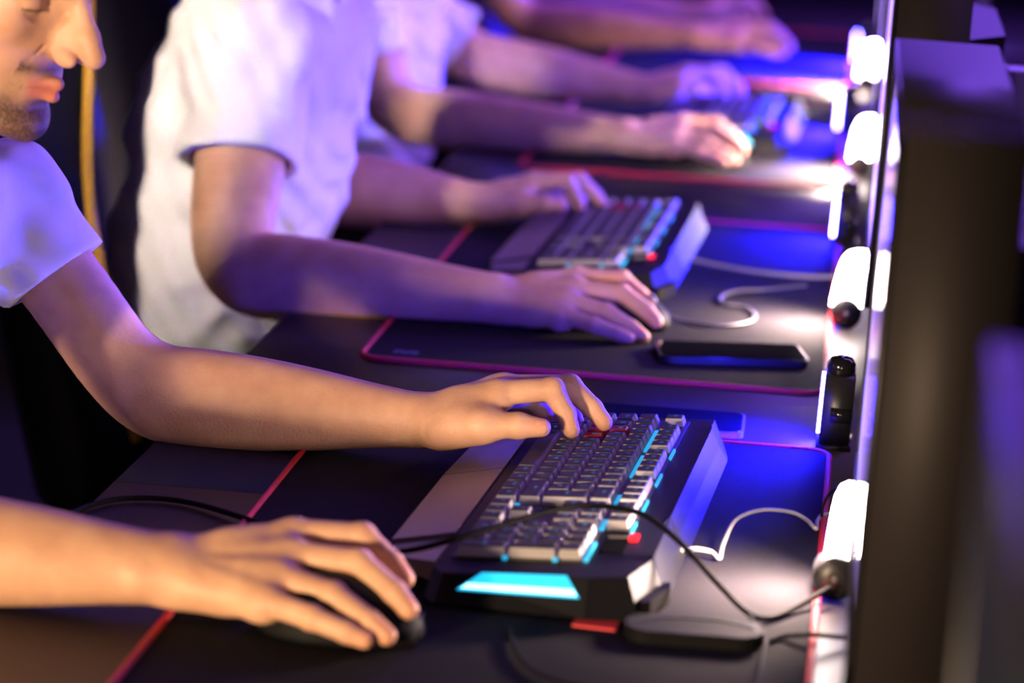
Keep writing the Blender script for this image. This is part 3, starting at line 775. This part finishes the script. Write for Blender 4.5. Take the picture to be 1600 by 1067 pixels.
def head_frame(c, pitch, yaw):
    """columns: forward, left, up.  pitch>0 looks down, yaw>0 turns towards the camera (-Y)"""
    f = Vector((math.cos(pitch) * math.cos(yaw), -math.cos(pitch) * math.sin(yaw), -math.sin(pitch)))
    l = Vector((math.sin(yaw), math.cos(yaw), 0)); u = f.cross(l)
    R = Matrix((f, l, u)).transposed()
    return Vector(c), R
def add_head(F, c, R, nb):
    L = lambda x, y, z: c + R @ Vector((x, y, z))
    Rn = arr(R)
    e = lambda p, r, k=0.012, sub=False: F.ell(L(*p), r, Rn, k, sub)
    e((-0.008, 0, 0.035), (0.097, 0.075, 0.086)); e((0.034, 0, -0.028), (0.056, 0.062, 0.080), 0.02)
    e((0.045, 0, 0.045), (0.048, 0.060, 0.050), 0.02)
    e((0.038, 0, -0.083), (0.044, 0.042, 0.026), 0.015)
    for s in (-1, 1):
        F.cap(L(-0.002, 0.053 * s, -0.058), L(0.070, 0.020 * s, -0.107), 0.015, 0.014, 0.016)
        e((0.056, 0.043 * s, -0.022), (0.024, 0.020, 0.018), 0.014)
        F.cap(L(0.084, 0.012 * s, 0.016), L(0.066, 0.048 * s, 0.018), 0.009, 0.008, 0.012)
    e((0.080, 0, -0.110), (0.016, 0.022, 0.016), 0.012)
    e((0.076, 0, -0.072), (0.017, 0.028, 0.022), 0.010)
    # eyes: sockets, then lids lowered over the eyeballs
    for s in (-1, 1):
        e((0.092, 0.034 * s, -0.003), (0.017, 0.017, 0.012), 0.010, True)
        e((0.069, 0.033 * s, -0.002), (0.0135, 0.014, 0.0125), 0.004)
        F.cap(L(0.080, 0.022 * s, -0.0055), L(0.077, 0.044 * s, -0.0060), 0.0022, 0.0018, 0.002)
    # nose
    F.cap(L(0.088, 0, 0.010), L(0.113, 0, -0.019), 0.0075, 0.0085, 0.010)
    F.cap(L(0.113, 0, -0.019), L(0.1230, 0, -0.0325), 0.0085, 0.0095, 0.005)
    F.ell(L(0.094, 0, -0.028), (0.022, 0.0145, 0.019), Rn, 0.008)
    for s in (-1, 1):
        e((0.1045, 0.0125 * s, -0.0395), (0.0115, 0.0062, 0.0078), 0.004)
        e((0.1110, 0.0065 * s, -0.0470), (0.0055, 0.0032, 0.0040), 0.002, True)
        F.cap(L(0.086, 0.018 * s, -0.036), L(0.078, 0.028 * s, -0.054), 0.0008, 0.0006, 0.003, sub=True)
    # lips with the parting line between them
    for s in (-1, 1):
        F.cap(L(0.0975, 0.0, -0.0675), L(0.0800, 0.0235 * s, -0.0735), 0.0052, 0.0026, 0.003)
        F.cap(L(0.0955, 0.0, -0.0795), L(0.0800, 0.0215 * s, -0.0755), 0.0062, 0.0026, 0.003)
        F.cap(L(0.1035, 0.0, -0.0735), L(0.0830, 0.0250 * s, -0.0745), 0.0013, 0.0010, 0.0015, sub=True)
    e((0.097, 0, -0.0900), (0.008, 0.018, 0.004), 0.008, True)
    # ears
    for s in (-1, 1):
        e((-0.012, 0.075 * s, -0.012), (0.019, 0.009, 0.032), 0.006); e((-0.008, 0.083 * s, -0.008), (0.010, 0.006, 0.018), 0.005, True)
    # neck
    F.cap(L(-0.028, 0, -0.05), nb, 0.056, 0.060, 0.02)

def skin_tint(V, base, hands, head, beard):
    C = np.tile(np.array(base, float), (len(V), 1))
    def blend(w, col):
        nonlocal C
        C = C * (1 - w[:, None]) + np.array(col) * w[:, None]
    ss = lambda x, a, b: np.clip((x - a) / (b - a), 0, 1)
    b = np.array(base)
    for H in hands:
        for f, r in zip(H['fingers'] + [H['thumb']], FR + [(0.012, 0.011, 0.010, 0.008)]):
            tip, dip = arr(f[3]), arr(f[2])
            d = tip - dip; d /= np.linalg.norm(d)
            # redder fingertips and knuckles
            blend(0.35 * (1 - ss(np.linalg.norm(V - tip, axis=1), 0.006, 0.020)), b * np.array((1.05, 0.72, 0.66)))
            blend(0.22 * (1 - ss(np.linalg.norm(V - arr(f[1]), axis=1), 0.006, 0.014)), b * np.array((1.02, 0.72, 0.66)))
            upv = np.array((0, -0.75, 0.66)) if f is H['thumb'] else np.array((0.35, 0, 0.94)); n = upv - d * (upv @ d); n /= np.linalg.norm(n)
            c = tip + n * r[3] * 0.9 - d * 0.0005
            q = V - c; s = np.cross(d, n)
            el = np.sqrt(((q @ d) / 0.0062) ** 2 + ((q @ s) / 0.0052) ** 2 + ((q @ n) / 0.004) ** 2)
            blend(0.8 * (1 - ss(el, 0.8, 1.0)), b * np.array((1.15, 0.95, 0.98)))
    if head is not None:
        c, R = head
        q = (V - arr(c)) @ arr(R)
        x, y, z = q[:, 0], q[:, 1], q[:, 2]; ay = np.abs(y)
        near = np.linalg.norm(q, axis=1) < 0.16
        blend(near * 0.25 * (1 - ss(np.sqrt((x - 0.06) ** 2 + (ay - 0.04) ** 2 + (z + 0.03) ** 2), 0.012, 0.035)), b * np.array((1.05, 0.7, 0.66)))
        rng = np.random.default_rng(3)
        speck = 0.72 + 0.28 * rng.random(len(V))
        if beard:
            jaw = ss(-z, 0.078, 0.096) * ss(x, -0.03, 0.0) + 0.9 * ss(-z, 0.050, 0.075) * (1 - ss(x, 0.035, 0.055)) * ss(x, -0.03, -0.005)
            must = np.exp(-((z + 0.0575) / 0.0055) ** 2) * (ay < 0.032) * (x > 0.070)
            goat = np.exp(-((z + 0.0900) / 0.0040) ** 2) * (ay < 0.010) * (x > 0.075) * 0.5
            corner = np.exp(-(((z + 0.075) / 0.014) ** 2 + ((ay - 0.030) / 0.006) ** 2)) * (x > 0.05) * 0.5
            blend(near * np.clip((np.clip(jaw, 0, 1) * 0.95 + must * 0.85 + corner) * speck, 0, 0.92), (0.045, 0.026, 0.020))
        lip = np.exp(-(((z + 0.0735) / 0.0095) ** 4)) * (ay < 0.025) * ss(x, 0.0835, 0.0885)
        blend(near * 0.8 * lip, b * np.array((0.95, 0.45, 0.46)))
        brow = np.exp(-((z - 0.0205 + 0.08 * np.maximum(ay - 0.03, 0)) / 0.0042) ** 2) * (ay > 0.012) * (ay < 0.052) * (x > 0.05)
        blend(near * 0.85 * brow * speck, (0.04, 0.022, 0.016))
        lash = np.exp(-((z + 0.0072) / 0.0016) ** 2) * (ay > 0.019) * (ay < 0.047) * (x > 0.068)
        blend(near * 0.8 * lash, (0.03, 0.018, 0.015))
    return np.clip(C, 0, 1)

def build_person(J, label, look, shirt_mat, vox_arm, vox_shirt, vox_head, seed, beard=False, tone=(0.60, 0.370, 0.235)):
    # ---- body: head, neck and arms
    parts = []
    Fh = Field(); c, R = head_frame(J['head'], J['pitch'], J['yaw']); add_head(Fh, c, R, J['neck'])
    Fh.cap(J['neck'], J['chest'], 0.060, 0.075, 0.03)
    parts.append(Fh.mesh(vox_head, 'h'))
    for s in 'LR':
        F = Field(); add_arm(F, J['sh' + s], J['el' + s], J['hand' + s], J.get('arm', 1.0), J.get('ua', 1.0)); add_hand(F, J['hand' + s])
        F.cap(J['sh' + s], J['chest'], 0.045, 0.05, 0.03)
        parts.append(F.mesh(vox_arm, 'a'))
    Vs, Qs, n = [], [], 0
    for v, q in parts: Vs.append(v); Qs.append(q + n); n += len(v)
    V, Q = np.concatenate(Vs), np.concatenate(Qs)
    me = to_mesh('person', V, Q)
    col = skin_tint(V, tone, [J['handL'], J['handR']], (c, R), beard)
    a = me.color_attributes.new('tint', 'FLOAT_COLOR', 'POINT')
    a.data.foreach_set('color', np.hstack([col, np.ones((len(col), 1))]).astype(np.float32).ravel())
    body = link('person', me, SKIN)
    tag(body, label, 'person', 'players sitting in a row')
    # ---- shirt
    lat = (J['shL'] - J['shR']).normalized()
    F = Field(); pel, ch, nb = J['pelvis'], J['chest'], J['neck']
    F.cap(pel, pel.lerp(ch, 0.55), 0.118, 0.112, 0.05, lat, 1.42)
    F.cap(pel.lerp(ch, 0.5), ch, 0.112, 0.118, 0.05, lat, 1.42)
    F.cap(ch, ch.lerp(nb, 0.6), 0.116, 0.085, 0.05, lat, 1.40)
    F.cap(nb - (nb - ch) * 0.3, nb, 0.074, 0.066, 0.03)
    cuts = []
    for s in 'LR':
        sh, el = J['sh' + s], J['el' + s]; d = (el - sh); e = sh + d * J.get('slv' + s, 0.55)
        F.cap(ch.lerp(nb, 0.45), sh, 0.085, J.get('slr', 0.062), 0.05)
        F.cap(sh, e + d * 0.15, J.get('slr', 0.062), J.get('slr', 0.062) - 0.003, 0.03)
        cuts.append((e, d.normalized()))
    rng = random.Random(seed)
    waves = []
    for i in range(9):
        k = Vector((rng.uniform(-1, 1), rng.uniform(-1, 1), rng.uniform(-0.5, 0.5))).normalized() * rng.uniform(45, 120)
        waves.append((k, rng.uniform(0, 6.28), rng.uniform(0.0006, 0.0014) * 60 / k.length))
    for i in range(3):
        k = (lat * rng.uniform(-0.4, 0.4) + Vector((rng.uniform(0.2, 0.6), 0, rng.uniform(-1, 1)))).normalized() * rng.uniform(60, 95)
        waves.append((k, rng.uniform(0, 6.28), 0.0014))
    for s_ in 'LR':
        d_ = (J['el' + s_] - J['sh' + s_]).normalized(); p_ = d_.cross(Vector((0, -1, 0.2))).normalized()
        waves.append(((d_ * 0.45 + p_ * 0.89) * 190, rng.uniform(0, 6.28), 0.0013))
        waves.append(((d_ * 0.75 - p_ * 0.66) * 120, rng.uniform(0, 6.28), 0.0011))
    def wr(x, y, z):
        t = 0
        for k, ph, am in waves:
            t = t + am * np.sin(k.x * x + k.y * y + k.z * z + ph + 1.6 * np.sin(17 * x + 13 * z + ph) + 1.3 * np.sin(19 * y - 11 * z))
        return t * J.get('wr', 1.0) - 0.0042 * J.get('wr', 1.0)
    F.warp(wr)
    # cut the sleeves square, hollow them, cut neck hole and hem
    for (e, d), s in zip(cuts, 'LR'):
        F.cap(e - d * 0.03, e + d * 0.02, J.get('slr', 0.062) - 0.0105, J.get('slr', 0.062) - 0.0090, 0.001, sub=True)
    for (e, d), s in zip(cuts, 'LR'):
        # flat sleeve end: a wide flattened disc removed beyond the hem
        F.ops.append(('disc', arr(e), arr(d), J.get('slr', 0.062) + 0.016))
    F.cap(nb + (nb - ch).normalized() * 0.04, nb + (nb - ch).normalized() * 0.25, 0.088, 0.10, 0.004, sub=True)
    F.half(pel - Vector((0, 0, 0.055)), (0, 0, -1))
    V, Q = F.mesh(vox_shirt, 's')
    link('t_shirt', to_mesh('t_shirt', V, Q), shirt_mat, body)
    # ---- trousers, shoes
    F = Field()
    F.cap(pel - lat * 0.07, pel + lat * 0.07, 0.105, 0.105, 0.04)
    for s in (-1, 1):
        hip = pel + lat * 0.09 * s - Vector((0, 0, 0.02)); kn = Vector((J.get('knee', -0.42), hip.y + 0.05 * s, 0.52)); an = Vector((kn.x + 0.03, kn.y, 0.10))
        F.cap(hip, kn, 0.085, 0.062, 0.03); F.cap(kn, an, 0.060, 0.048, 0.02)
    V, Q = F.mesh(0.008, 't'); link('trousers', to_mesh('trousers', V, Q), M_PANTS, body)
    for s in (-1, 1):
        hip = pel + lat * 0.09 * s; kn = Vector((J.get('knee', -0.42), hip.y + 0.05 * s, 0.52))
        F = Field().cap((kn.x - 0.02, kn.y, 0.045), (kn.x + 0.14, kn.y, 0.038), 0.045, 0.038, 0.02).cap((kn.x + 0.03, kn.y, 0.05), (kn.x + 0.03, kn.y, 0.12), 0.045, 0.05, 0.02).half((0, 0, 0.003), (0, 0, -1))
        V, Q = F.mesh(0.007, 'sh'); link('shoe', to_mesh('shoe', V, Q), M_SHOE, body)
    # ---- hair
    F = Field(); L = lambda x, y, z: c + R @ Vector((x, y, z))
    F.ell(L(-0.012, 0, 0.046), (0.102, 0.082, 0.092), arr(R), 0.01)
    for s in (-1, 1): F.cap(L(-0.002, 0.073 * s, 0.03), L(0.006, 0.071 * s, -0.02), 0.008, 0.005, 0.01)
    F.cap(L(-0.07, 0, -0.02), L(-0.055, 0, -0.06), 0.045, 0.03, 0.02)
    F.ell(L(0.085, 0, -0.005), (0.075, 0.076, 0.068), arr(R), 0.010, True)
    F.warp(lambda x, y, z: 0.0022 * np.sin(430 * y + 60 * z + 5 * np.sin(40 * x) + 3 * np.sin(90 * z)) * np.sin(70 * x + 4 * np.sin(60 * y)) + 0.0020 * np.sin(260 * y - 190 * x + 3 * np.sin(75 * z)))
    V, Q = F.mesh(0.003, 'hair'); link('hair', to_mesh('hair', V, Q), M_HAIR, body)
    return body

def Z(x, y, z): return Vector((x, y, D + z))
P1 = dict(ua=0.80, shL=at(0, 312, 2.31), elL=at(222, 613, 2.30), handL=LEFT_KEYS,
          shR=Z(-0.84, 1.95, 0.25), elR=Z(-0.735, 1.80, 0.045), handR=RIGHT_MOUSE,
          neck=Z(-0.825, 2.15, 0.285), chest=Z(-0.865, 2.13, 0.14), pelvis=Z(-0.95, 2.12, -0.19),
          head=Z(-0.716, 2.15, 0.430), pitch=0.33, yaw=0.32, slvL=0.39, slr=0.0475, wr=1.0)
build_person(P1, 'bearded man in a white t-shirt leaning over the nearest keyboard, face in profile', None, M_SHIRT, 0.0018, 0.0035, 0.0018, 5, True)
P2 = dict(shR=at(392, 75, 3.0), elR=at(358, 425, 2.875), handR=xform(RIGHT_MOUSE, at(772, 466, 2.85), -0.02),
          shL=Z(-0.70, 3.40, 0.24), elL=Z(-0.695, 3.44, 0.03), handL=xform(LEFT_KEYS, at(745, 318, 3.40), 0.0),
          neck=Z(-0.705, 3.2, 0.315), chest=Z(-0.738, 3.2, 0.15), pelvis=Z(-0.80, 3.2, -0.18),
          head=Z(-0.665, 3.2, 0.455), pitch=0.15, yaw=0.05, slvR=0.52, arm=1.08, slr=0.066)
build_person(P2, 'second person in a loose white t-shirt, head cut off by the top edge', None, M_SHIRT, 0.0028, 0.0045, 0.004, 11)
P3 = dict(shR=Z(-0.80, 4.16, 0.20), elR=at(612, 178, 4.12), handR=xform(RIGHT_MOUSE, at(975, 212, 4.0), 0.0),
          shL=at(630, 10, 4.52), elL=at(745, 95, 4.55), handL=xform(LEFT_KEYS, at(1005, 140, 4.46), 0.0),
          neck=Z(-0.80, 4.34, 0.30), chest=Z(-0.815, 4.34, 0.13), pelvis=Z(-0.83, 4.33, -0.18),
          head=Z(-0.75, 4.34, 0.45), pitch=0.15, yaw=0.0, slvR=0.55, slvL=0.72, arm=1.05)
build_person(P3, 'third person in a white t-shirt with violet-lit forearms, blurred, between second and fourth', None, M_SHIRT, 0.0045, 0.006, 0.006, 17)
P4 = dict(shR=Z(-0.80, 5.30, 0.22), elR=at(815, 35, 5.36), handR=xform(RIGHT_MOUSE, at(1090, 56, 5.22), 0.0),
          shL=Z(-0.80, 5.68, 0.22), elL=Z(-0.72, 5.75, 0.06), handL=xform(LEFT_KEYS, Z(-0.38, 5.70, 0.045), 0.0),
          neck=Z(-0.80, 5.5, 0.30), chest=Z(-0.83, 5.5, 0.13), pelvis=Z(-0.88, 5.5, -0.18),
          head=Z(-0.75, 5.5, 0.45), pitch=0.15, yaw=0.0, slvR=0.55, arm=1.0)
build_person(P4, 'fourth person in dark clothes, only a blurred reddish forearm and hand at the top', None, M_DSHIRT, 0.0045, 0.007, 0.006, 23, tone=(0.52, 0.27, 0.19))

# ------------------------------------------------------------------ gaming chairs
def gaming_chair(x, y, label):
    r = empty('gaming_chair', (x, y, 0)); tag(r, label, 'chair', 'black gaming chairs')
    bm = bmesh.new(); add_prism(bm, rrect(-0.24, -0.26, 0.26, 0.26, 0.06), 0.38, 0.45); bmobj('seat', bm, M_CHAIR, r, True, 0.02, 3)
    # backrest: curved shell with side wings, leaning back
    prof = [(0.0, 0.44, 0.20), (-0.02, 0.55, 0.23), (-0.05, 0.70, 0.25), (-0.08, 0.85, 0.27), (-0.11, 1.00, 0.275), (-0.14, 1.12, 0.22), (-0.165, 1.24, 0.165), (-0.18, 1.32, 0.13)]
    def shell(name, m, y_in, y_out, dx0, dx1, par):
        bm = bmesh.new(); rings = []
        N = 14
        for (px, pz, hw) in prof:
            rg = []
            for i in range(N + 1):
                t = -1 + 2 * i / N; wing = (0.09 + 0.05 * max(0.0, min(1.0, (pz - 0.80) / 0.25))) * max(0, abs(t) - 0.55) ** 1.3 / 0.45 ** 1.3
                rg.append(bm.verts.new((px - 0.24 + wing + dx1, t * hw, pz)))
            for i in range(N, -1, -1):
                t = -1 + 2 * i / N; wing = 0.05 * max(0, abs(t) - 0.55) / 0.45
                rg.append(bm.verts.new((px - 0.24 + wing + dx0, t * hw, pz)))
            rings.append(rg)
        n = len(rings[0])
        for a, b in zip(rings, rings[1:]):
            for i in range(n): bm.faces.new((a[i], a[(i + 1) % n], b[(i + 1) % n], b[i]))
        bm.faces.new(rings[0][::-1]); bm.faces.new(rings[-1])
        return bmobj(name, bm, m, par, True)
    bk = shell('backrest', M_CHAIR, 0, 0, -0.09, 0.0, r)
    for s in (-1, 1):
        pts = [(px - 0.24 + 0.088 + 0.05 * max(0.0, min(1.0, (pz - 0.80) / 0.25)), s * (hw - 0.004), pz) for px, pz, hw in prof[1:7]]
        bm = bmesh.new(); add_tube(bm, catmull(pts, 8), 0.007, 8); bmobj('yellow_trim', bm, M_YEL, bk, True)
        box('armrest', (-0.12, s * 0.31 - 0.04, 0.55), (0.10, s * 0.31 + 0.04, 0.58), M_BLK, r, 0.01, 2)
        box('armrest_post', (-0.03, s * 0.31 - 0.02, 0.40), (0.03, s * 0.31 + 0.02, 0.56), M_BLK, r, 0.004, 1)
        box('armrest_bracket', (-0.03, min(s * 0.2, s * 0.33), 0.375), (0.03, max(s * 0.2, s * 0.33), 0.40), M_BLK, r)
    lathe('gas_column', [(0.03, 0.09), (0.03, 0.22), (0.02, 0.23), (0.02, 0.38)], M_BLK, r, 16)
    for i in range(5):
        a = 2 * math.pi * i / 5 + 0.3
        leg = box('base_leg', (0.0, -0.022, 0.075), (0.31, 0.022, 0.11), M_BLK, r, 0.006, 1, Matrix.Rotation(a, 4, 'Z'))
        lathe('caster', [(0.010, -0.022), (0.032, -0.020), (0.032, 0.020), (0.010, 0.022)], M_BLK, leg, 16,
              Matrix.Translation((0.30 * math.cos(a), 0.30 * math.sin(a), 0.0325)) @ Matrix.Rotation(a, 4, 'Z') @ Matrix.Rotation(math.pi / 2, 4, 'X'))
    return r
gaming_chair(-0.79, 2.12, 'black gaming chair of the nearest bearded player')
gaming_chair(-0.635, 3.20, 'black gaming chair with yellow trim behind the second player\'s back')
gaming_chair(-0.66, 4.33, 'black gaming chair behind the third player')
gaming_chair(-0.72, 5.50, 'black gaming chair of the fourth player')
